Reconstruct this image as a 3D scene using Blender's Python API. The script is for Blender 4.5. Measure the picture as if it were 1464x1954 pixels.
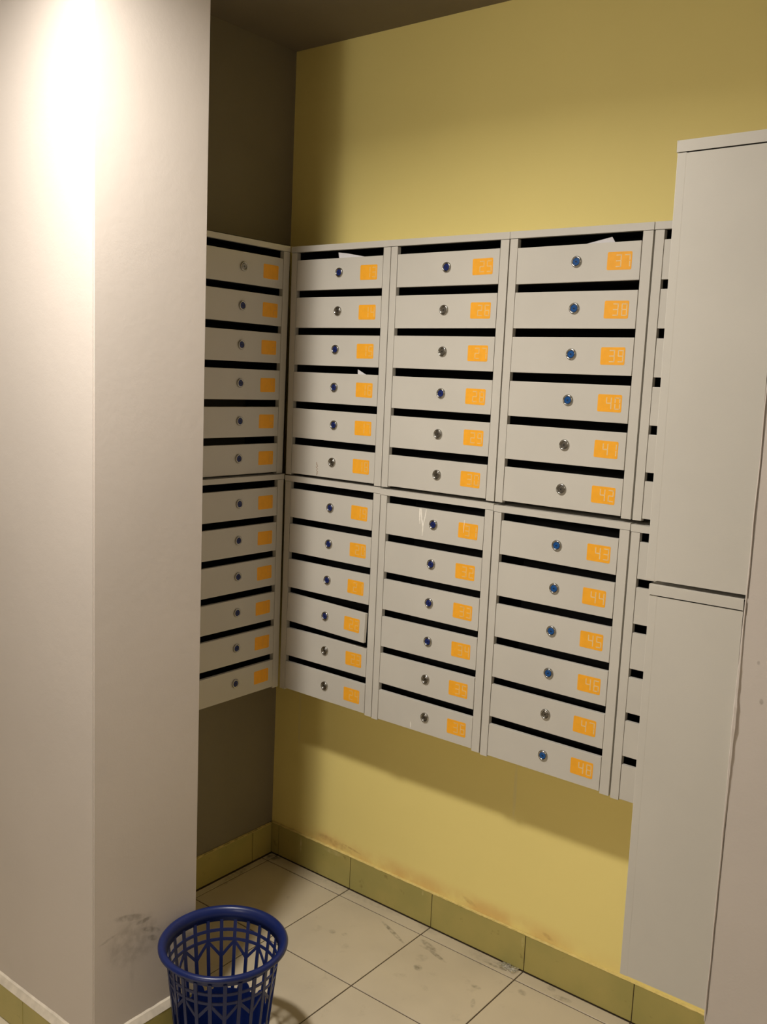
import bpy, bmesh, math, random
from mathutils import Vector, Matrix, noise
random.seed(7)
for o in list(bpy.data.objects): bpy.data.objects.remove(o)
S = bpy.context.scene
COL = S.collection
ZT = 2.119            # height of the top of the mailbox rows above the floor
CEIL = ZT + 0.6487
# ------------------------------------------------------------------ camera
yaw, pitch, roll = -0.66103, -0.14020, 0.04342
fw = Vector((math.sin(yaw)*math.cos(pitch), math.cos(yaw)*math.cos(pitch), math.sin(pitch)))
rt = Vector((math.cos(yaw), -math.sin(yaw), 0)); up = rt.cross(fw)
r2 = math.cos(roll)*rt + math.sin(roll)*up; u2 = -math.sin(roll)*rt + math.cos(roll)*up
cam = bpy.data.cameras.new('camera'); co = bpy.data.objects.new('camera', cam); COL.objects.link(co)
M = Matrix((r2, u2, -fw)).transposed().to_4x4(); M.translation = Vector((2.09786, -2.35782, -0.38853 + ZT))
co.matrix_world = M
cam.sensor_fit = 'HORIZONTAL'; cam.sensor_width = 36.0; cam.lens = 36.0*1807.88/1464
cam.clip_start = 0.02
S.camera = co
# ------------------------------------------------------------------ world, exposure, lamp
w = bpy.data.worlds.new('world'); S.world = w; w.use_nodes = True
w.node_tree.nodes['Background'].inputs[0].default_value = (0.9, 0.85, 0.75, 1)
w.node_tree.nodes['Background'].inputs[1].default_value = 0.01
S.view_settings.view_transform = 'Standard'; S.view_settings.look = 'None'
S.view_settings.exposure = 0.0; S.view_settings.gamma = 1.0; S.view_settings.use_curve_mapping = False
WARM = (1.0, 0.935, 0.855)
LAMP = (0.595, -1.56, CEIL - 0.082)
def area(name, loc, size, power, col=WARM):
    l = bpy.data.lights.new(name, 'AREA'); l.shape = 'DISK'; l.size = size; l.energy = power; l.color = col
    l.spread = math.radians(165)
    o = bpy.data.objects.new(name, l); COL.objects.link(o); o.location = loc
    return o
area('lamp_light', LAMP, 0.15, 31.5)
LAMP2 = (1.75, -4.9, CEIL - 0.34)
GLOBE = 90.0      # radiance of the added fill globe that brightens the upper yellow wall

# ------------------------------------------------------------------ materials
def lin(c): return tuple((x/12.92 if x <= .04045 else ((x+.055)/1.055)**2.4) for x in [v/255 for v in c])
class NT:
    def __init__(s, name):
        s.m = bpy.data.materials.new(name); s.m.use_nodes = True
        s.t = s.m.node_tree; s.b = s.t.nodes['Principled BSDF']; s.geo = None
    def n(s, t, **k):
        x = s.t.nodes.new(t)
        for a, v in k.items(): setattr(x, a, v)
        return x
    def l(s, a, b): s.t.links.new(a, b)
    def pos(s):
        if s.geo is None: s.geo = s.n('ShaderNodeNewGeometry')
        return s.geo.outputs['Position']
    def noise(s, scale, detail=4, vec=None, rough=.5):
        x = s.n('ShaderNodeTexNoise'); x.inputs['Scale'].default_value = scale; x.inputs['Detail'].default_value = detail
        x.inputs['Roughness'].default_value = rough
        s.l(vec or s.pos(), x.inputs['Vector']); return x.outputs['Fac']
    def rng(s, v, a, b, c=0., d=1.):
        x = s.n('ShaderNodeMapRange'); x.interpolation_type = 'SMOOTHSTEP'
        for i, q in enumerate((a, b, c, d)): x.inputs[1+i].default_value = q
        s.l(v, x.inputs[0]); return x.outputs[0]
    def math(s, op, a, b):
        x = s.n('ShaderNodeMath', operation=op)
        for i, q in enumerate((a, b)):
            if isinstance(q, (int, float)): x.inputs[i].default_value = q
            else: s.l(q, x.inputs[i])
        return x.outputs[0]
    def mix(s, f, a, b):
        x = s.n('ShaderNodeMix', data_type='RGBA')
        if isinstance(f, (int, float)): x.inputs[0].default_value = f
        else: s.l(f, x.inputs[0])
        for i, q in ((6, a), (7, b)):
            if isinstance(q, tuple): x.inputs[i].default_value = (*q, 1)
            else: s.l(q, x.inputs[i])
        return x.outputs[2]
    def spot(s, loc, rot, size, wob=.25, nscale=60):     # soft ellipsoid mask broken up by noise
        loc = (2.0979+1.0087*(loc[0]-2.0979), -2.3578+1.0087*(loc[1]+2.3378), loc[2] if loc[2] == 0 else ZT-.3885+1.0087*(loc[2]-ZT+.3885))
        mp = s.n('ShaderNodeMapping', vector_type='TEXTURE')
        mp.inputs['Location'].default_value = loc; mp.inputs['Rotation'].default_value = rot; mp.inputs['Scale'].default_value = size
        s.l(s.pos(), mp.inputs['Vector'])
        ln = s.n('ShaderNodeVectorMath', operation='LENGTH'); s.l(mp.outputs[0], ln.inputs[0])
        v = s.rng(ln.outputs['Value'], .55, 1.1, 1, 0)
        nn = s.rng(s.noise(nscale, 5), .5-wob, .5+wob)
        return s.math('MULTIPLY', v, nn)
    def bump(s, h, strength=.2, dist=.001):
        x = s.n('ShaderNodeBump'); x.inputs['Strength'].default_value = strength; x.inputs['Distance'].default_value = dist
        s.l(h, x.inputs['Height']); s.l(x.outputs[0], s.b.inputs['Normal'])
    def base(s, c, rough=.6, metal=0, spec=.5):
        if isinstance(c, tuple): s.b.inputs['Base Color'].default_value = (*c, 1)
        else: s.l(c, s.b.inputs['Base Color'])
        s.b.inputs['Roughness'].default_value = rough; s.b.inputs['Metallic'].default_value = metal
        s.b.inputs['Specular IOR Level'].default_value = spec
        return s.m
MAT = {}
def plain(name, rgb, rough=.6, metal=0, var=.06, scale=8, bump=.1, bs=300, spec=.5):
    t = NT(name); c = lin(rgb)
    d = tuple(x*(1-var) for x in c); e = tuple(min(1, x*(1+var*.5)) for x in c)
    t.base(t.mix(t.rng(t.noise(scale, 4), .3, .7), d, e), rough, metal, spec)
    if bump: t.bump(t.noise(bs, 3), bump, .0006)
    MAT[name] = t.m; return t.m
PAINT = (208, 199, 190)
# cream pinkish wall paint with scuffs low on the pillar
def wall_paint():
    t = NT('wall_paint'); c = lin(PAINT)
    base = t.mix(t.rng(t.noise(2.5, 5), .3, .7), tuple(x*.95 for x in c), c)
    f = None
    for (loc, rot, size, k) in [((.33, -.995, ZT-1.717), (math.radians(-18), 0, 0), (.03, .055, .010), .7),
                                ((.33, -.958, ZT-1.742), (0, 0, 0), (.03, .030, .007), .8),
                                ((.33, -.935, ZT-1.775), (math.radians(-28), 0, 0), (.03, .038, .009), .8),
                                ((.33, -.930, ZT-1.800), (math.radians(-28), 0, 0), (.03, .022, .009), .9),
                                ((.33, -.985, ZT-1.78), (0, 0, 0), (.03, .09, .07), .35),
                                ((.33, -1.06, ZT-1.745), (math.radians(10), 0, 0), (.03, .03, .004), .5),
                                ((.33, -.99, ZT-1.80), (0, 0, 0), (.03, .012, .12), .15),
                                ((1.70, -.84, ZT-.86), (0, 0, 0), (.004, .03, .006), .6), ((1.69, -.84, ZT-.80), (0, 0, 0), (.003, .03, .004), .6)]:
        m = t.math('MULTIPLY', t.spot(loc, rot, size, .3, 45), k)
        f = m if f is None else t.math('MAXIMUM', f, m)
    t.base(t.mix(f, base, lin((110, 102, 90))), .65, 0, .3)
    h = t.math('ADD', t.noise(40, 5), t.math('MULTIPLY', t.noise(260, 2), .25))
    t.bump(h, .35, .0012); MAT['wall_paint'] = t.m
wall_paint()
def yellow_paint():
    t = NT('yellow_paint'); c = lin((253, 235, 150))
    base = t.mix(t.rng(t.noise(1.6, 5), .3, .7), tuple(x*.96 for x in c), c)
    # rusty wash just above the skirting
    sep = t.n('ShaderNodeSeparateXYZ'); t.l(t.pos(), sep.inputs[0])
    zz = t.rng(sep.outputs[2], ZT-1.992, ZT-1.935, 1, 0)
    xx = t.math('MULTIPLY', t.rng(sep.outputs[0], -.15, .12), t.rng(sep.outputs[0], .75, 1.3, 1, 0))
    st = t.math('MULTIPLY', t.math('MULTIPLY', zz, xx), t.rng(t.noise(9, 6), .25, .65))
    base = t.mix(t.math('MULTIPLY', st, .6), base, lin((228, 176, 104)))
    for loc, size, rot, k in [((.205, 0, ZT-1.965), (.045, .03, .004), .12, .7), ((.68, 0, ZT-1.968), (.03, .03, .008), .3, .35), ((.95, 0, ZT-1.97), (.02, .03, .008), .3, .45), ((.13, 0, ZT-1.97), (.09, .03, .015), .1, .45)]:
        base = t.mix(t.math('MULTIPLY', t.spot(loc, (0, rot, 0), size, .3, 50), k), base, lin((165, 105, 55)))
    # pale runs of plaster dust
    for x, z, h in [(-.05, ZT-1.56, .13), (.812, ZT-1.56, .11)]:
        base = t.mix(t.math('MULTIPLY', t.spot((x, 0, z), (0, 0, 0), (.0065, .03, h), .45, 5), .75), base, lin((240, 226, 170)))
    t.base(base, .6, 0, .35)
    t.bump(t.math('ADD', t.noise(30, 5), t.math('MULTIPLY', t.noise(220, 2), .25)), .35, .0012); MAT['yellow_paint'] = t.m
yellow_paint()
def floor_tile_mat():
    t = NT('floor_tile_glaze'); c = lin((211, 199, 175))
    base = t.mix(t.rng(t.noise(3.2, 6), .3, .72), tuple(x*.88 for x in c), c)
    base = t.mix(t.math('MULTIPLY', t.rng(t.noise(14, 8, rough=.65), .58, .74), .22), base, lin((120, 106, 86)))
    D = lin((104, 96, 80))
    def seg(x0, y0, x1, y1, wd, k=.75, ns=70):
        a = math.atan2(y1-y0, x1-x0); L = math.hypot(x1-x0, y1-y0)/2
        return t.math('MULTIPLY', t.spot(((x0+x1)/2, (y0+y1)/2, 0), (0, 0, a), (L, wd, .05), .28, ns), k)
    f = None
    for a in [(.405, -.083, .545, -.138, .008, .8), (.560, -.080, .640, -.105, .012, .85), (.600, -.104, .690, -.128, .008, .8),
              (.575, -.110, .63, -.108, .006, .6), (.625, -.195, .655, -.212, .014, .8), (.60, -.155, .64, -.16, .022, .3),
              (.318, -.238, .345, -.232, .012, .45), (.358, -.222, .38, -.218, .010, .4), (.80, -.165, .835, -.163, .009, .6),
              (.915, -.088, .945, -.105, .012, .55), (.76, -.045, .85, -.040, .006, .7), (.79, -.030, .84, -.015, .010, .6), (.70, -.03, .80, -.035, .02, .25),
              (-.16, -.02, -.10, -.03, .035, .8), (-.16, -.10, -.12, -.30, .02, .5), (.0, -.03, .5, -.02, .016, .2), (1.0, -.05, 1.06, -.04, .012, .5), (.97, -.02, 1.0, -.03, .012, .5), (.5, -.02, .6, -.02, .02, .25), (.84, -.21, .86, -.25, .008, .5)]:
        m = seg(*a); f = m if f is None else t.math('MAXIMUM', f, m)
    base = t.mix(f, base, D)
    t.base(base, .38, 0, .4)
    t.l(t.rng(t.noise(18, 5), .3, .8, .3, .5), t.b.inputs['Roughness'])
    t.bump(t.noise(90, 3), .1, .0005); MAT['floor_tile'] = t.m
floor_tile_mat()
def skirting_mat():
    t = NT('skirting_tile_glaze'); c = lin((184, 170, 100))
    base = t.mix(t.rng(t.noise(7, 5), .3, .7), c, lin((170, 161, 94)))
    base = t.mix(t.math('MULTIPLY', t.rng(t.noise(34, 6, rough=.6), .62, .72), .4), base, lin((118, 100, 52)))
    # limewash run on the back tile
    for loc, size, k in [((-.018, 0, ZT-2.025), (.004, .04, .032), .8), ((.13, 0, ZT-2.0), (.05, .04, .01), .5), ((.51, 0, ZT-2.0), (.004, .04, .012), .7), ((.875, 0, ZT-2.015), (.006, .04, .02), .35)]:
        base = t.mix(t.math('MULTIPLY', t.spot(loc, (0, 0, 0), size, .35, 60), k), base, lin((222, 208, 150)))
    t.base(base, .35, 0, .45); t.bump(t.noise(60, 3), .12, .0008); MAT['skirting'] = t.m
skirting_mat()
plain('grout', (80, 66, 50), .9, var=.25, scale=40)
plain('plaster', (214, 204, 186), .9, var=.12, scale=30, bump=.6, bs=90)
plain('paint_bead', (226, 206, 132), .6, var=.12, scale=50, bump=.4, bs=120)
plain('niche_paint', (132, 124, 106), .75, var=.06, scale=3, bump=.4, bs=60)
plain('hall_paint', (170, 160, 140), .75, bump=0)
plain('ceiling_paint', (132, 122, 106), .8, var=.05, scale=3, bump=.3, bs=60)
plain('box_paint', (205, 201, 191), .42, var=.03, scale=5, bump=.12, bs=500, spec=.4)
plain('box_paint_worn', (205, 201, 191), .42, var=.03, scale=5, bump=.12, bs=500, spec=.4)
plain('inside_shade', (34, 33, 32), .7, var=.05)  # near-black grey: shade inside the boxes put into the colour
plain('chrome', (178, 176, 170), .22, 1, var=.04, bump=0)
plain('steel', (150, 146, 138), .35, 1, var=.1, scale=200, bump=0)
plain('lock_blue', (24, 84, 150), .3, 0, var=.1, bump=0)
plain('lock_navy', (24, 40, 104), .3, 0, var=.1, bump=0)
plain('keyway', (12, 12, 14), .6, var=0, bump=0)
plain('label_orange', (253, 178, 48), .5, var=.04, scale=60, bump=0, spec=.3)
plain('digit_clear', (236, 206, 150), .5, var=.05, scale=200, bump=0)
plain('digit_mid', (240, 198, 124), .5, var=.06, scale=200, bump=0)
plain('digit_faint', (243, 194, 108), .5, var=.06, scale=200, bump=0)
plain('digit_ghost', (244, 174, 62), .5, var=.04, scale=200, bump=0)
plain('paper', (222, 220, 222), .8, var=.04, scale=80, bump=.1)
plain('glue', (250, 246, 236), .3, var=.03, bump=.2)
plain('rust', (150, 118, 84), .85, var=.25, scale=120, bump=.3)
plain('bin_plastic', (17, 34, 90), .33, var=.08, scale=12, bump=.06, bs=200)
plain('lamp_trim', (235, 232, 226), .4, bump=0)
plain('dark_seam', (70, 66, 60), .8, bump=0)
t = NT('lamp_glow'); t.base((1, 1, 1), .5); t.b.inputs['Emission Color'].default_value = (*WARM, 1); t.b.inputs['Emission Strength'].default_value = 70; MAT['lamp_glow'] = t.m
t = NT('fill_glow'); t.base((1, 1, 1), .5); t.b.inputs['Emission Color'].default_value = (*WARM, 1); t.b.inputs['Emission Strength'].default_value = GLOBE; MAT['fill_glow'] = t.m
t = NT('clear_film'); t.base((.95, .95, .93), .12); t.b.inputs['Transmission Weight'].default_value = .9; t.b.inputs['IOR'].default_value = 1.35
t.bump(t.noise(120, 4), .6, .002); MAT['clear_film'] = t.m

# ------------------------------------------------------------------ mesh helpers
def build(name, bm, mats, parent=None, loc=(0, 0, 0), smooth=False, **tags):
    me = bpy.data.meshes.new(name); bm.normal_update(); bm.to_mesh(me); bm.free()
    for m in (mats if isinstance(mats, (list, tuple)) else [mats]): me.materials.append(MAT[m])
    if smooth:
        for p in me.polygons: p.use_smooth = True
    return link(name, me, parent, loc, **tags)
def link(name, me, parent=None, loc=(0, 0, 0), **tags):
    o = bpy.data.objects.new(name, me); COL.objects.link(o); o.location = loc
    if parent is not None: o.parent = parent
    for k, v in tags.items(): o[k] = v
    return o
def empty(name, loc, rot=(0, 0, 0), **tags):
    o = bpy.data.objects.new(name, None); COL.objects.link(o); o.location = loc; o.rotation_euler = rot
    o.empty_display_size = .05
    for k, v in tags.items(): o[k] = v
    return o
def box(bm, x0, y0, z0, x1, y1, z1, mi=0, bev=0):
    vs = [bm.verts.new(c) for c in ((x0,y0,z0),(x1,y0,z0),(x1,y1,z0),(x0,y1,z0),(x0,y0,z1),(x1,y0,z1),(x1,y1,z1),(x0,y1,z1))]
    fs = [bm.faces.new([vs[i] for i in q]) for q in ((0,3,2,1),(4,5,6,7),(0,1,5,4),(1,2,6,5),(2,3,7,6),(3,0,4,7))]
    for f in fs: f.material_index = mi
    if bev:
        es = list({e for f in fs for e in f.edges})
        r = bmesh.ops.bevel(bm, geom=es, offset=bev, segments=2, affect='EDGES', profile=.6)
        for f in r['faces']: f.material_index = mi
    return vs
def lathe(bm, prof, n=32, mi=0, axis='y', c=(0, 0, 0)):
    rings = []
    for r, h in prof:
        ring = []
        for i in range(n):
            a = 2*math.pi*i/n
            p = (r*math.cos(a), -h, r*math.sin(a)) if axis == 'y' else (r*math.cos(a), r*math.sin(a), h)
            ring.append(bm.verts.new((p[0]+c[0], p[1]+c[1], p[2]+c[2])))
        rings.append(ring)
    for A, B in zip(rings, rings[1:]):
        for i in range(n):
            j = (i+1) % n
            f = bm.faces.new((A[i], A[j], B[j], B[i])); f.material_index = mi
    return rings

# ------------------------------------------------------------------ floor with its tiles
T = 0.33992; X1 = 0.19312; Y1 = -0.0606
RX0, RX1, RY0 = -1.9, 3.6, -5.6           # extents of the room
bm = bmesh.new(); box(bm, RX0, RY0, -.10, RX1, .0, -.0022)
floor = build('floor', bm, 'grout', kind='structure')
G = .0038
cache = {}
def in_pillar(x0, y0, x1, y1): return False
nx0 = math.floor((RX0-X1)/T); nx1 = math.ceil((RX1-X1)/T); ny = math.ceil((Y1-RY0)/T)
cand = []
for i in range(nx0, nx1+1):
    for j in range(-1, ny+1):
        xa, xb = X1+i*T, X1+(i+1)*T; yb, ya = Y1-j*T, Y1-(j+1)*T
        xa, xb = max(xa, RX0), min(xb, RX1); ya, yb = max(ya, RY0), min(yb, -.010)
        # niche behind the pillar ends at the left wall; pillar and return wall stand on the slab
        if ya > -.80: xa = max(xa, -.176)
        if ya > -.70: xb = min(xb, 1.66)
        if xb-xa < .012 or yb-ya < .012: continue
        if xb < .315 and ya > -1.11 and yb < -.79: continue
        if xa > 1.67 and ya > -.85: continue
        cand.append((math.hypot((xa+xb)/2-.7, (ya+yb)/2+.6), xa, xb, ya, yb))
cand.sort()
for k, (d, xa, xb, ya, yb) in enumerate(cand[:290]):
    key = (round(xb-xa, 4), round(yb-ya, 4))
    if key not in cache:
        bm = bmesh.new(); hx, hy = (xb-xa-G)/2, (yb-ya-G)/2
        box(bm, -hx, -hy, -.010, hx, hy, 0)
        top = [e for e in bm.edges if all(v.co.z > -.001 for v in e.verts)]
        bmesh.ops.bevel(bm, geom=top, offset=.0009, segments=1, affect='EDGES')
        me = bpy.data.meshes.new('floor_tile'); bm.to_mesh(me); bm.free(); me.materials.append(MAT['floor_tile']); cache[key] = me
    o = link('floor_tile', cache[key], floor, ((xa+xb)/2, (ya+yb)/2, random.uniform(-.0003, .0003)))

# ------------------------------------------------------------------ walls
def grid_wall(name, mat, p00, p10, p01, p11, thick, nu, nv, amp=.0015, **tags):
    """wall slab: slightly wavy front sheet and a box behind it"""
    bm = bmesh.new(); P = [Vector(p) for p in (p00, p10, p01, p11)]
    nrm = (P[1]-P[0]).cross(P[2]-P[0]).normalized()
    rows = []
    for j in range(nv+1):
        row = []
        for i in range(nu+1):
            u, v = i/nu, j/nv
            q = P[0].lerp(P[1], u).lerp(P[2].lerp(P[3], u), v)
            if 0 < i < nu and 0 < j < nv: q = q + nrm*amp*(noise.noise(q*1.7))
            row.append(bm.verts.new(q))
        rows.append(row)
    for j in range(nv):
        for i in range(nu): bm.faces.new((rows[j][i], rows[j][i+1], rows[j+1][i+1], rows[j+1][i]))
    b = [bm.verts.new(p - nrm*thick) for p in P]
    for ring, (c, d) in ((rows[0], (b[0], b[1])), ([r[-1] for r in rows], (b[1], b[3])), (rows[-1][::-1], (b[3], b[2])), ([r[0] for r in rows][::-1], (b[2], b[0]))):
        bm.faces.new([c, d] + ring[::-1])
    bm.faces.new((b[0], b[2], b[3], b[1]))
    bmesh.ops.recalc_face_normals(bm, faces=bm.faces)
    return build(name, bm, mat, smooth=False, kind='structure', **tags)
XLT, XLB = -.175, -.190        # the left wall is a little out of plumb
wall_back = grid_wall('wall_back', 'yellow_paint', (-.23, 0, 0), (1.70, 0, 0), (-.23, 0, CEIL), (1.70, 0, CEIL), .12, 24, 30, .001)
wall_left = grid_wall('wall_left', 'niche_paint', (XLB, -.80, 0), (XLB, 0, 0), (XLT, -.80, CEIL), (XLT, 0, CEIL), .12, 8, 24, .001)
# pillar between the niche and the hall (a long stub wall, its nose turned to the camera)
bm = bmesh.new(); box(bm, RX0, -1.1116, 0, .3130, -.7937, CEIL)
es = [e for e in bm.edges if abs(e.verts[0].co.x-.3130) < 1e-4 and abs(e.verts[1].co.x-.3130) < 1e-4 and abs(e.verts[0].co.z-e.verts[1].co.z) > 1]
bmesh.ops.bevel(bm, geom=es, offset=.003, segments=2, affect='EDGES')
pillar = build('wall_front', bm, 'wall_paint', kind='structure')
# return wall on the right that carries the turned cabinets
bm = bmesh.new(); box(bm, 1.6576, -.858, 0, RX1, -.0, CEIL)
es = [e for e in bm.edges if abs(e.verts[0].co.x-1.6576) < 1e-4 and abs(e.verts[1].co.x-1.6576) < 1e-4 and abs(e.verts[0].co.z-e.verts[1].co.z) > 1]
bmesh.ops.bevel(bm, geom=es, offset=.004, segments=2, affect='EDGES')
wall_right = build('wall_right', bm, 'wall_paint', kind='structure')
# caulk bead where the cabinets meet the return wall
bm = bmesh.new(); prev = None
for k in range(121):
    z = ZT-1.43 + k*1.43/120; q = Vector((0, k*.21, 3)); e = .0008 + .0010*abs(noise.noise(q)) + .0032*math.exp(-((z-ZT+.93)/.13)**2)*(.5+abs(noise.noise(q*1.6)))
    x = 1.6576 + .001*noise.noise(q*.7)
    r = [bm.verts.new((x-e*.9, -.8575, z)), bm.verts.new((x-e*.3, -.8575-e, z)), bm.verts.new((x+e, -.8580-e*.9, z)), bm.verts.new((x+2*e, -.8575, z))]
    if prev:
        for a in range(3): bm.faces.new((prev[a], prev[a+1], r[a+1], r[a]))
    prev = r
bmesh.ops.recalc_face_normals(bm, faces=bm.faces)
build('trim_3', bm, 'wall_paint', kind='structure')
# rest of the hall, beyond the frame
for nm, b in (('wall_rear', (RX0, RY0-.12, 0, RX1, RY0, CEIL)), ('wall_hall_left', (RX0-.12, RY0, 0, RX0, -.787, CEIL)), ('wall_hall_right', (RX1, RY0, 0, RX1+.12, 0, CEIL))):
    bm = bmesh.new(); box(bm, *b); build(nm, bm, 'hall_paint', kind='structure')
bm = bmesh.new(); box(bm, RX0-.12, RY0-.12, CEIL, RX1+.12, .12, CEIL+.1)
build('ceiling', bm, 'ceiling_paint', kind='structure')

# ------------------------------------------------------------------ skirting tiles
BH = .1165
def skirt(name, x0, y0, x1, y1, nrm, joints, thick=.008, h=BH):
    """row of skirting tiles from (x0,y0) to (x1,y1) on a grout bed; joints are distances along it"""
    d = Vector((x1-x0, y1-y0, 0)); L = d.length; d /= L; n = Vector((*nrm, 0))
    R = Matrix(((d.x, -n.x, 0), (d.y, -n.y, 0), (0, 0, 1))).to_4x4()
    ro = Vector((x0, y0, 0))
    bm = bmesh.new(); box(bm, 0, -(thick-.0025), 0, L, 0, h-.002); bm.transform(Matrix.Translation(ro) @ R)
    bmesh.ops.recalc_face_normals(bm, faces=bm.faces)
    par = build(name, bm, 'grout', kind='structure')
    js = [0] + [j for j in joints if .006 < j < L-.006] + [L]
    for a, b in zip(js, js[1:]):
        bm = bmesh.new(); hh = h + random.uniform(-.001, .001)
        box(bm, a+.0012, -thick, .0015, b-.0012, 0, hh, bev=.0012); bm.transform(R)
        bmesh.ops.recalc_face_normals(bm, faces=bm.faces)
        c = Vector(((a+b)/2, 0, 0)); c = (R @ c)
        bmesh.ops.translate(bm, vec=-c, verts=bm.verts)
        build('skirting_tile', bm, 'skirting', par, ro + c)
    return par
skirt('baseboard_back', -.187, 0, 1.6576, 0, (0, -1), [X1+.187+i*T for i in range(-1, 5)])
skirt('baseboard_left', -.188, -.7937, -.188, -.009, (1, 0), [.7937-.1046-i*T for i in range(2, -1, -1)], h=BH-.004)
skirt('baseboard_nose', .313, -.7937, .313, -1.1236, (1, 0), [.20], .014, h=BH-.022)
skirt('baseboard_front', .327, -1.1116, RX0, -1.1116, (0, -1), [.3+i*T for i in range(7)], .014, h=BH-.022)
# plaster slope on top of the nose skirting
def slope(name, pts, mat, amp=.0012, hz=BH):
    bm = bmesh.new(); prev = None
    for k, (x, y, nx, ny) in enumerate(pts):
        j = noise.noise(Vector((x*40, y*40, 1)))*amp; z1 = hz - .022
        r = [bm.verts.new((x, y, hz+j*1.5)), bm.verts.new((x+nx*(.005), y+ny*(.005), hz-.003+j)), bm.verts.new((x+nx*(.0145+j), y+ny*(.0145+j), z1+.002+j)), bm.verts.new((x+nx*.0135, y+ny*.0135, z1-.0002)), bm.verts.new((x, y, z1))]
        if prev:
            for a in range(4): bm.faces.new((prev[a], prev[a+1], r[a+1], r[a]))
        else: bm.faces.new(r)
        prev = r
    bm.faces.new(prev[::-1]); bmesh.ops.recalc_face_normals(bm, faces=bm.faces)
    return build(name, bm, mat, kind='structure')
slope('trim_1', [(.313, -.7937-.0085*k, 1, 0) for k in range(38)] + [(.313, -1.1116, 1, -1)] + [(.313-.02*k, -1.1116, 0, -1) for k in range(1, 105)], 'plaster')
# ragged bead of wall paint along the top of the back skirting
def bead(name, mat, pf, n, seed, lo=.0004, hi=.0042):
    bm = bmesh.new(); prev = None
    for k in range(n+1):
        p, nn = pf(k/n); q = Vector((seed, k*.13, 0)); a = abs(noise.noise(q)) + .5*abs(noise.noise(q*3.1))
        dz = lo + (hi-lo)*min(1, a*1.3); up_ = .0004 + .0022*abs(noise.noise(q*1.7+Vector((5, 0, 0))))
        r = [bm.verts.new(p + Vector((0, 0, up_+.0006))), bm.verts.new(p + nn*.006 + Vector((0, 0, up_))), bm.verts.new(p + nn*.0094 + Vector((0, 0, -.0005))), bm.verts.new(p + nn*.0086 + Vector((0, 0, -dz))), bm.verts.new(p + nn*.004 + Vector((0, 0, -dz)))]
        if prev:
            for a_ in range(4): bm.faces.new((prev[a_], prev[a_+1], r[a_+1], r[a_]))
        prev = r
    bmesh.ops.recalc_face_normals(bm, faces=bm.faces)
    return build(name, bm, mat, kind='structure')
bead('trim_2', 'paint_bead', lambda u: (Vector((-.18+1.835*u, 0, BH)), Vector((0, -1, 0))), 360, 3)
bead('trim_4', 'paint_bead', lambda u: (Vector((-.188, -.01-.782*u, BH-.004)), Vector((1, 0, 0))), 150, 9, .001, .003)

# ------------------------------------------------------------------ mailbox cabinets
W, H, DEP = .3865, .703, .177
SL, SR = .0225, .0255              # stiles
PITCH, DTOP, DH = .1133, .041, .0912
# local frame: x 0..W along the front, y 0 = front plane (towards -y is outwards), y +DEP = wall, z 0 = top, down negative
meshes = {}
def mesh_of(name, bm, mats, smooth=False):
    me = bpy.data.meshes.new(name); bmesh.ops.recalc_face_normals(bm, faces=bm.faces); bm.to_mesh(me); bm.free()
    for m in mats: me.materials.append(MAT[m])
    if smooth:
        for p in me.polygons: p.use_smooth = True
    return me
bm = bmesh.new()      # body: folded sheet-steel carcass
for x in (0, W-.0012): box(bm, x, .0158, -H, x+.0012, DEP, -.0198)
box(bm, .0012, DEP-.0012, -H+.002, W-.0012, DEP, -.004)
box(bm, .0012, .018, -H+.006, W-.0012, DEP-.0012, -H+.0075)
body_me = mesh_of('carcass', bm, ['box_paint'])
bm = bmesh.new()      # dark sheets: shade of the deep interior put into their colour
for x in (.0014, W-.0018): box(bm, x, .020, -H+.008, x+.0004, DEP-.0014, -.0045)
box(bm, .0018, DEP-.0018, -H+.008, W-.0018, DEP-.0014, -.0045)
box(bm, .0018, .020, -.0062, W-.0018, DEP-.002, -.0045)
shade_lining_me = mesh_of('shade_lining', bm, ['inside_shade'])
bm = bmesh.new(); box(bm, .0018, .020, -.0006, W-.0018, DEP-.002, .0006); shelf_me = mesh_of('shelf', bm, ['inside_shade'])
def stile_mesh(wd):
    bm = bmesh.new(); box(bm, 0, 0, -H-.001, wd, .016, -.0188, bev=.0008); return mesh_of('stile', bm, ['box_paint'])
stile_l, stile_r = stile_mesh(SL), stile_mesh(SR)
bm = bmesh.new()      # lid: folds down over front and sides
box(bm, -.0012, -.0012, -.0178, W+.0012, .0006, 0)
box(bm, -.0012, -.0012, -.0015, W+.0008, DEP, 0)
for x in (-.0012, W): box(bm, x, .0006, -.0178, x+.0012, DEP, -.0015)
box(bm, .001, .0006, -.0178, W-.001, .012, -.0165)
lid_me = mesh_of('lid', bm, ['box_paint'])
DW = W-SL-SR-.003
bm = bmesh.new(); box(bm, -DW/2, 0, -DH/2, DW/2, .011, DH/2, bev=.0011); door_me = mesh_of('door', bm, ['box_paint'])
bm = bmesh.new(); lathe(bm, [(.0142, 0), (.0142, .0018), (.0130, .0040), (.0115, .0048), (.0096, .0040), (.0088, .0012)], 32); ring_me = mesh_of('lock_ring', bm, ['chrome'], True)
def core(mat):
    bm = bmesh.new(); n = 24
    R_ = lathe(bm, [(.0088, 0), (.0088, .0028), (.0078, .0036), (.0062, .0036), (.0056, .0028), (.0048, .0028), (.0044, .0034)], n)
    bm.faces.new(R_[-1][::-1])
    box(bm, -.0032, -.0038, -.0007, .0032, -.0028, .0007, 1)
    box(bm, -.0007, -.0038, -.0024, .0007, -.0028, .0024, 1)
    return mesh_of('lock_core', bm, [mat, 'keyway'])
cores = {'b': core('lock_blue'), 'n': core('lock_navy'), 's': core('steel')}
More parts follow.
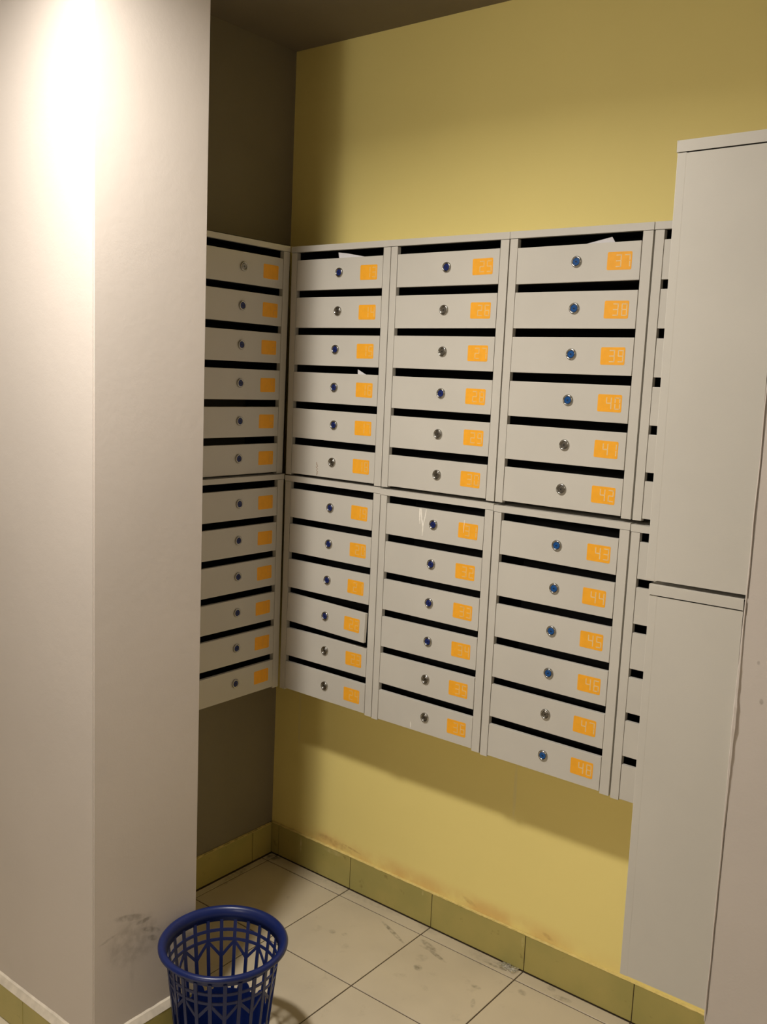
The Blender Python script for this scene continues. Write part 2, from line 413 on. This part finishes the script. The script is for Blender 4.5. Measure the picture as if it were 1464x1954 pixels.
SEG = {'0': 'abcdef', '1': 'bc', '2': 'abged', '3': 'abgcd', '4': 'fgbc', '5': 'afgcd', '6': 'afgedc', '7': 'abc', '8': 'abcdefg', '9': 'abcdfg'}
def label_mesh(num, dmat):
    LW, LH, r = .0632, .0425, .0035
    bm = bmesh.new(); ring = []
    for cx, cz, a0 in ((LW/2-r, LH/2-r, 0), (-LW/2+r, LH/2-r, 90), (-LW/2+r, -LH/2+r, 180), (LW/2-r, -LH/2+r, 270)):
        for k in range(5):
            a = math.radians(a0+k*22.5); ring.append((cx+r*math.cos(a), cz+r*math.sin(a)))
    f = [bm.verts.new((x, -.00035, z)) for x, z in ring]; b = [bm.verts.new((x, 0, z)) for x, z in ring]
    bm.faces.new(f)
    for i in range(len(f)):
        j = (i+1) % len(f); bm.faces.new((f[j], f[i], b[i], b[j]))
    dw, dh, s = .0148, .0295, .0026
    # 'a' top, 'b' upper right, 'c' lower right, 'd' bottom, 'e' lower left, 'f' upper left, 'g' middle
    txt = str(num)
    for k, ch in enumerate(txt):
        cx = .0205 - (len(txt)-1-k)*.0225; g = .0006
        for sg in SEG[ch]:
            x0, x1 = cx-dw/2, cx+dw/2
            R = {'a': (x0+g, dh/2-s, x1-g, dh/2), 'd': (x0+g, -dh/2, x1-g, -dh/2+s), 'g': (x0+g, -s/2, x1-g, s/2),
                 'b': (x1-s, s/2, x1, dh/2-g), 'c': (x1-s, -dh/2+g, x1, -s/2), 'f': (x0, s/2, x0+s, dh/2-g), 'e': (x0, -dh/2+g, x0+s, -s/2)}[sg]
            box(bm, R[0], -.00055, R[1], R[2], -.0003, R[3], 1)
    me = mesh_of('number_label', bm, ['label_orange', dmat]); return me
def streak(pts, y=-.0006):
    """thin blob strip through (x, z, width) points on the door plane"""
    bm = bmesh.new(); prev = None
    for x, z, wd in pts:
        r = [bm.verts.new((x-wd, y+.0006, z)), bm.verts.new((x-wd*.5, y, z)), bm.verts.new((x+wd*.5, y, z)), bm.verts.new((x+wd, y+.0006, z))]
        if prev:
            for a in range(3): bm.faces.new((prev[a], prev[a+1], r[a+1], r[a]))
        prev = r
    return bm
LOCKS = {'A1': 'snnnnn', 'A2': 'nnnnnn', 'B1': 'nsnnns', 'B2': 'nnnnss', 'C1': 'nssnss', 'C2': 'nnnnss', 'D1': 'bbbbss', 'D2': 'bbbbsb', 'E1': 'bbsbbb', 'E2': 'bsbbbb', 'F1': 'bbsbbb', 'F2': 'bsbbbb'}
DIG = {'A': 'digit_ghost', 'B': 'digit_faint', 'C': 'digit_mid', 'D': 'digit_clear', 'E': 'digit_clear', 'F': 'digit_clear'}
def cabinet(code, first, loc, rot, label):
    rnd = random.Random(first*13+5)
    root = empty('mailbox_cabinet', loc, rot, label=label, category='mailbox', group='grey six-door mailbox cabinets on the walls')
    link('carcass', body_me, root); link('shade_lining', shade_lining_me, root); link('lid', lid_me, root)
    link('stile', stile_l, root); link('stile', stile_r, root, (W-SR, 0, 0))
    for k in range(1, 6): link('shelf', shelf_me, root, (0, 0, -(.0182+PITCH*k-.0005)))
    for k in range(6):
        cx = SL+.0015+DW/2; zc = -(DTOP + DH/2 + PITCH*k)
        d = link('door', door_me, root, (cx+rnd.uniform(-.0004, .0004), rnd.uniform(-.0006, .0004), zc+rnd.uniform(-.0006, .0006)))
        rx, ry, rz = rnd.uniform(-.006, .004), rnd.uniform(-.003, .003), rnd.uniform(-.002, .002)
        if first+k == 22: rx, ry, rz = -.03, .012, -.045; d.location.y = -.007
        if first+k in (43,): ry = .010
        if first+k == 37: ry = -.006
        d.rotation_euler = (rx, ry, rz)
        lx = .1945-cx + rnd.uniform(-.0025, .0025); lz = zc*-1 - (.083+PITCH*k)
        link('lock_ring', ring_me, d, (lx, 0, lz))
        c = link('lock_core', cores[LOCKS[code][k]], d, (lx, 0, lz)); c.rotation_euler = (0, rnd.uniform(-.6, .6), 0)
        n = link('number_label', label_mesh(first+k, DIG[code[0]]), d, (.3085-cx + rnd.uniform(-.002, .002), 0, -zc-(.0862+PITCH*k)+rnd.uniform(-.001, .001)))
        n.rotation_euler = (0, rnd.uniform(-.015, .015), 0)
        if first+k == 31:
            # dried glue runs on the door of the box
            zt = DH/2
            for pts in ([(-.049, .044, .0012), (-.048, .02, .0016), (-.046, .0, .0008)], [(-.045, .044, .0014), (-.041, .016, .0018), (-.035, -.008, .0015), (-.036, -.034, .0006)],
                        [(-.026, .044, .0010), (-.029, .02, .0014), (-.035, -.006, .0013)], [(.105, .030, .0005), (.104, .012, .0009), (.1035, -.006, .0004)]):
                dense = []
                for (p, q) in zip(pts, pts[1:]):
                    for s_ in range(6):
                        u = s_/6; dense.append(tuple(p[a]*(1-u)+q[a]*u for a in range(3)))
                dense.append(pts[-1])
                dense = [(x+.0004*noise.noise(Vector((x*90, z*300, 0))), z, w_*(.8+.5*noise.noise(Vector((z*400, x, 1))))) for x, z, w_ in dense]
                dense = [(a_, b_, c_*1.6) for a_, b_, c_ in dense]
                build('glue_run', streak(dense), 'glue', d, label='whitish dried glue run')
        if first+k == 36:
            build('glue_run', streak([(-.045, -.022, .0006), (-.0445, -.030, .0016), (-.044, -.040, .0010)]), 'glue', d, label='whitish dried glue drop')
        if first+k == 18:
            for q in range(9):
                bx, bz = -.0585+rnd.uniform(-.004, .004), -.004-.0045*q
                build('rust_fleck', streak([(bx-.002, bz+.002, .0006), (bx, bz, .0016+rnd.uniform(0, .0012)), (bx+.001, bz-.003, .0005)], -.0003), 'rust', d)
    if first == 43:
        build('rust_fleck', streak([(.130, -.0095, .0004), (.139, -.0085, .0016), (.148, -.0095, .0010), (.157, -.0105, .0004)], -.0003), 'rust', root, (0, -.0012, 0), label='brownish scuff on the lid edge')
    return root
y0 = -.18
def Z(d): return ZT + d
LAB = {13: 'upper grey mailbox cabinet with boxes 13 to 18, next to the dark corner', 19: 'lower grey mailbox cabinet with boxes 19 to 24, one door sagging open at its corner',
       25: 'upper grey mailbox cabinet with boxes 25 to 30 and four bare steel locks', 31: 'lower grey mailbox cabinet with boxes 31 to 36, white glue runs on top door',
       37: 'upper grey mailbox cabinet with boxes 37 to 42, numbers clearly readable', 43: 'lower grey mailbox cabinet with boxes 43 to 48',
       49: 'upper grey mailbox cabinet half hidden behind the turned cabinet at right', 55: 'lower grey mailbox cabinet half hidden behind the turned cabinet at right'}
for c, (f1, x) in {'B': (13, .0025), 'C': (25, .3915), 'D': (37, .7815), 'E': (49, 1.1725)}.items():
    cabinet(c+'1', f1, (x, y0, Z(.0)), (0, 0, 0), LAB[f1])
    dz = {'B': -.7070, 'C': -.7095, 'D': -.7125, 'E': -.7145}[c]
    cabinet(c+'2', f1+6, (x, y0, Z(dz)), (0, 0, 0), LAB[f1+6])
# left wall: the front faces +x, local x runs towards +y (the corner)
ra = math.radians(90)
cabinet('A1', 1, (-.0015, -.1845-W, Z(.002)), (.010, 0, ra), 'upper shaded grey mailbox cabinet on the left wall with boxes 1 to 6')
cabinet('A2', 7, (-.0015, -.1840-W, Z(-.7025)), (0, 0, ra), 'lower shaded grey mailbox cabinet on the left wall with boxes 7 to 12')
# turned cabinets on the return wall: front faces -x, we see their blank sides
rf = math.radians(-90)
f1 = cabinet('F1', 61, (1.486, -.8570+W, Z(.001)), (.009, 0, rf), 'upper turned grey cabinet at right showing only its blank side')
f1.scale.y = .94
f2 = cabinet('F2', 67, (1.5005, -.8570+W, Z(-.7085)), (.006, 0, rf), 'lower turned grey cabinet at right showing only its blank side')
f2.scale.y = .872

# ------------------------------------------------------------------ letters sticking out of the slots
def sheet(name, pts, label, loc_y0, loc_y1, thick=.0005):
    """folded paper sheet: pts outline (x, z) rel.; leans back from y0 (bottom) to y1 (top)"""
    zs = [p[1] for p in pts]; z0, z1 = min(zs), max(zs)
    bm = bmesh.new()
    def yy(z): return loc_y0 + (loc_y1-loc_y0)*(z-z0)/(z1-z0)
    f = [bm.verts.new((x, yy(z), z)) for x, z in pts]; b = [bm.verts.new((x, yy(z)+thick, z)) for x, z in pts]
    bm.faces.new(f); bm.faces.new(b[::-1])
    for i in range(len(f)):
        j = (i+1) % len(f); bm.faces.new((f[j], f[i], b[i], b[j]))
    bmesh.ops.recalc_face_normals(bm, faces=bm.faces)
    c = sum((v.co for v in bm.verts), Vector())/len(bm.verts); bmesh.ops.translate(bm, vec=-c, verts=bm.verts)
    build(name, bm, 'paper', None, c, label=label, category='letter')
yb = y0 + .0125
sheet('letter', [(.196, Z(-.115)), (.182, Z(-.0235)), (.215, Z(-.0275)), (.292, Z(-.041)), (.300, Z(-.110))], 'white leaflet poking out of the slot of box 13', yb+.006, yb)
sheet('letter', [(.272, Z(-.45)), (.2745, Z(-.366)), (.322, Z(-.388)), (.330, Z(-.45))], 'small torn white paper corner poking out of box 16', yb+.006, yb)
sheet('letter', [(.93, Z(-.115)), (.925, Z(-.0425)), (.99, Z(-.0395)), (1.059, Z(-.0265)), (1.069, Z(-.042)), (1.06, Z(-.115))], 'white envelope corner poking out of the slot of box 37', yb+.006, yb)

# ------------------------------------------------------------------ waste bin
def bin_():
    h = .333; rr = .160
    root = empty('waste_bin', (.4800, -.8500, 0), label='blue plastic lattice waste bin beside the pillar', category='waste bin')
    RT, RB = .140, .104
    def rad(z): return RB + (RT-RB)*z/h
    bm = bmesh.new()      # rolled rim and the plain band below
    prof = [(rad(h-.034), h-.034), (rad(h-.012)+.0005, h-.012), (RT+.003, h-.004), (RT+.008, h-.0008), (RT+.013, h), (rr-.003, h-.002), (rr, h-.006), (rr-.0003, h-.011), (rr-.003, h-.0135), (rr-.0045, h-.011), (rr-.005, h-.007), (RT+.010, h-.0045), (RT+.0055, h-.010), (rad(h-.016)+.003, h-.016), (rad(h-.034)+.0025, h-.034)]
    rings = lathe(bm, prof, 96, axis='z')
    for i in range(96): bm.faces.new((rings[-1][i], rings[-1][(i+1) % 96], rings[0][(i+1) % 96], rings[0][i]))
    bmesh.ops.recalc_face_normals(bm, faces=bm.faces); build('rim', bm, 'bin_plastic', root, smooth=True)
    N = 24; th = .0025
    def bar(bm, a0, z0, a1, z1, wd, n=4, t=th):
        prev = None
        r0 = (rad(z0)+rad(z1))/2; du, dz = (a1-a0)*r0, z1-z0; L = math.hypot(du, dz); px, pz = -dz/L, du/L
        for k in range(n+1):
            u = k/n; a = a0+(a1-a0)*u; z = z0+(z1-z0)*u; ring = []
            for sx, so in ((-1, 0), (1, 0), (1, 1), (-1, 1)):
                w2 = wd/2*sx; zz = z+pz*w2; R_ = rad(zz)+so*t; aa = a+px*w2/rad(zz)
                ring.append(bm.verts.new((R_*math.cos(aa), R_*math.sin(aa), zz)))
            if prev:
                for q in range(4): bm.faces.new((prev[q], prev[(q+1) % 4], ring[(q+1) % 4], ring[q]))
            else: bm.faces.new(ring[::-1])
            prev = ring
        bm.faces.new(prev)
    def hoop(bm, z, wd, t=th, e=0.):
        rs = lathe(bm, [(rad(z-wd/2)-e, z-wd/2), (rad(z+wd/2)-e, z+wd/2), (rad(z+wd/2)+t+e, z+wd/2), (rad(z-wd/2)+t+e, z-wd/2)], 84, axis='z')
        for i in range(84): bm.faces.new((rs[-1][i], rs[-1][(i+1) % 84], rs[0][(i+1) % 84], rs[0][i]))
    zr1, zr2, zv, za, zc2 = h-.058, h-.083, h-.128, h-.193, .018
    for k in range(N):
        a = 2*math.pi*(k+.3)/N; bm = bmesh.new()
        bar(bm, a, zc2, a, h-.030, .0088, 12, th+.0012); bmesh.ops.recalc_face_normals(bm, faces=bm.faces)
        build('rib', bm, 'bin_plastic', root)
        s = 1 if k % 2 == 0 else -1
        bm = bmesh.new(); a2 = 2*math.pi*(k+1.3)/N; za_, zb_ = (zr2-.004, zv) if k % 2 == 0 else (zv, zr2-.004)
        bar(bm, a, za_, a2, zb_, .0072, 4); bmesh.ops.recalc_face_normals(bm, faces=bm.faces); build('brace', bm, 'bin_plastic', root)
    for z, wd in ((zr1, .0072), (zr2, .0072), (.114, .008)):
        bm = bmesh.new(); hoop(bm, z, wd, th, .0002); bmesh.ops.recalc_face_normals(bm, faces=bm.faces); build('hoop', bm, 'bin_plastic', root)
    # scalloped band: a plain belt whose upper edge rises in an arch at every second rib
    bm = bmesh.new(); n = N*8; rows = []
    for i in range(n):
        u = i/8.0; a = 2*math.pi*(u+.3)/N; v = (u % 2); dd = min(abs(v-1), 1)   # arch centred on odd ribs
        top = za-.022 + .024*math.sqrt(max(0, 1-(dd/.62)**2)) if dd < .62 else za-.022
        zb = za-.026
        rows.append([bm.verts.new((q*math.cos(a), q*math.sin(a), z)) for q, z in ((rad(zb), zb), (rad(top), top), (rad(top)+th, top), (rad(zb)+th, zb))])
    for i in range(n):
        A, B = rows[i], rows[(i+1) % n]
        for q in range(4): bm.faces.new((A[q], A[(q+1) % 4], B[(q+1) % 4], B[q]))
    bmesh.ops.recalc_face_normals(bm, faces=bm.faces); build('scalloped_band', bm, 'bin_plastic', root)
    bm = bmesh.new()
    rs = lathe(bm, [(.001, .004), (RB-.006, .004), (rad(.02), .02), (rad(.119), .119), (rad(.119)+th, .119), (rad(.02)+th, .02), (RB+th-.002, 0), (RB-.006, 0), (RB-.01, .002), (.001, .002)], 84, axis='z')
    bm.faces.new(rs[0]); bm.faces.new(rs[-1]); bmesh.ops.recalc_face_normals(bm, faces=bm.faces); build('base', bm, 'bin_plastic', root, smooth=False)
bin_()

# ------------------------------------------------------------------ scrap of clear film by the skirting
bm = bmesh.new(); n = 9; g = {}
for i in range(n):
    for j in range(n):
        u, v = i/(n-1)-.5, j/(n-1)-.5
        q = Vector((i*.9, j*.9, 2))
        g[i, j] = bm.verts.new((u*.055+.006*noise.noise(q), v*.03+.005*noise.noise(q+Vector((7, 0, 0))), .0035+.010*abs(noise.noise(q*1.3+Vector((0, 9, 0))))))
for i in range(n-1):
    for j in range(n-1): bm.faces.new((g[i, j], g[i+1, j], g[i+1, j+1], g[i, j+1]))
bmesh.ops.solidify(bm, geom=bm.faces, thickness=.0004)
build('plastic_scrap', bm, 'clear_film', None, (.835, -.028, .0), label='tiny glinting scrap of crumpled clear film on the floor by the skirting', category='litter')

# ------------------------------------------------------------------ ceiling lamp above the frame, and an added fill globe
x, y = LAMP[:2]
root = empty('ceiling_lamp', (x, y, CEIL), label='round ceiling lamp above the pillar and mailboxes', category='lamp')
bm = bmesh.new(); rs = lathe(bm, [(.001, -.001), (.104, -.001), (.108, -.004), (.108, -.022), (.104, -.026), (.096, -.026)], 48, axis='z'); bm.faces.new(rs[0])
bmesh.ops.recalc_face_normals(bm, faces=bm.faces); build('trim_ring', bm, 'lamp_trim', root, smooth=False)
bm = bmesh.new(); rs = lathe(bm, [(.096, -.024)] + [(.096*math.cos(a), -.024-.054*math.sin(a)) for a in [math.radians(q) for q in range(10, 90, 10)]] + [(.001, -.078)], 48, axis='z'); bm.faces.new(rs[-1][::-1])
bmesh.ops.recalc_face_normals(bm, faces=bm.faces); build('diffuser', bm, 'lamp_glow', root, smooth=True)
root = empty('fill_globe', (LAMP2[0], LAMP2[1], CEIL), label='white fill globe added out of view to brighten the yellow wall', category='lamp')
bm = bmesh.new(); rs = lathe(bm, [(.001, -.002), (.05, -.002), (.055, -.02), (.05, -.03), (.008, -.034), (.008, -.19), (.045, -.195), (.05, -.215), (.001, -.216)], 32, axis='z')
bmesh.ops.recalc_face_normals(bm, faces=bm.faces); build('stem', bm, 'lamp_trim', root, smooth=False)
bm = bmesh.new(); lathe(bm, [(.14*math.sin(math.radians(a)), -.34+.14*math.cos(math.radians(a))) for a in range(16, 180, 9)] + [(.001, -.48)], 40, axis='z')
bmesh.ops.recalc_face_normals(bm, faces=bm.faces); build('globe', bm, 'fill_glow', root, smooth=True)
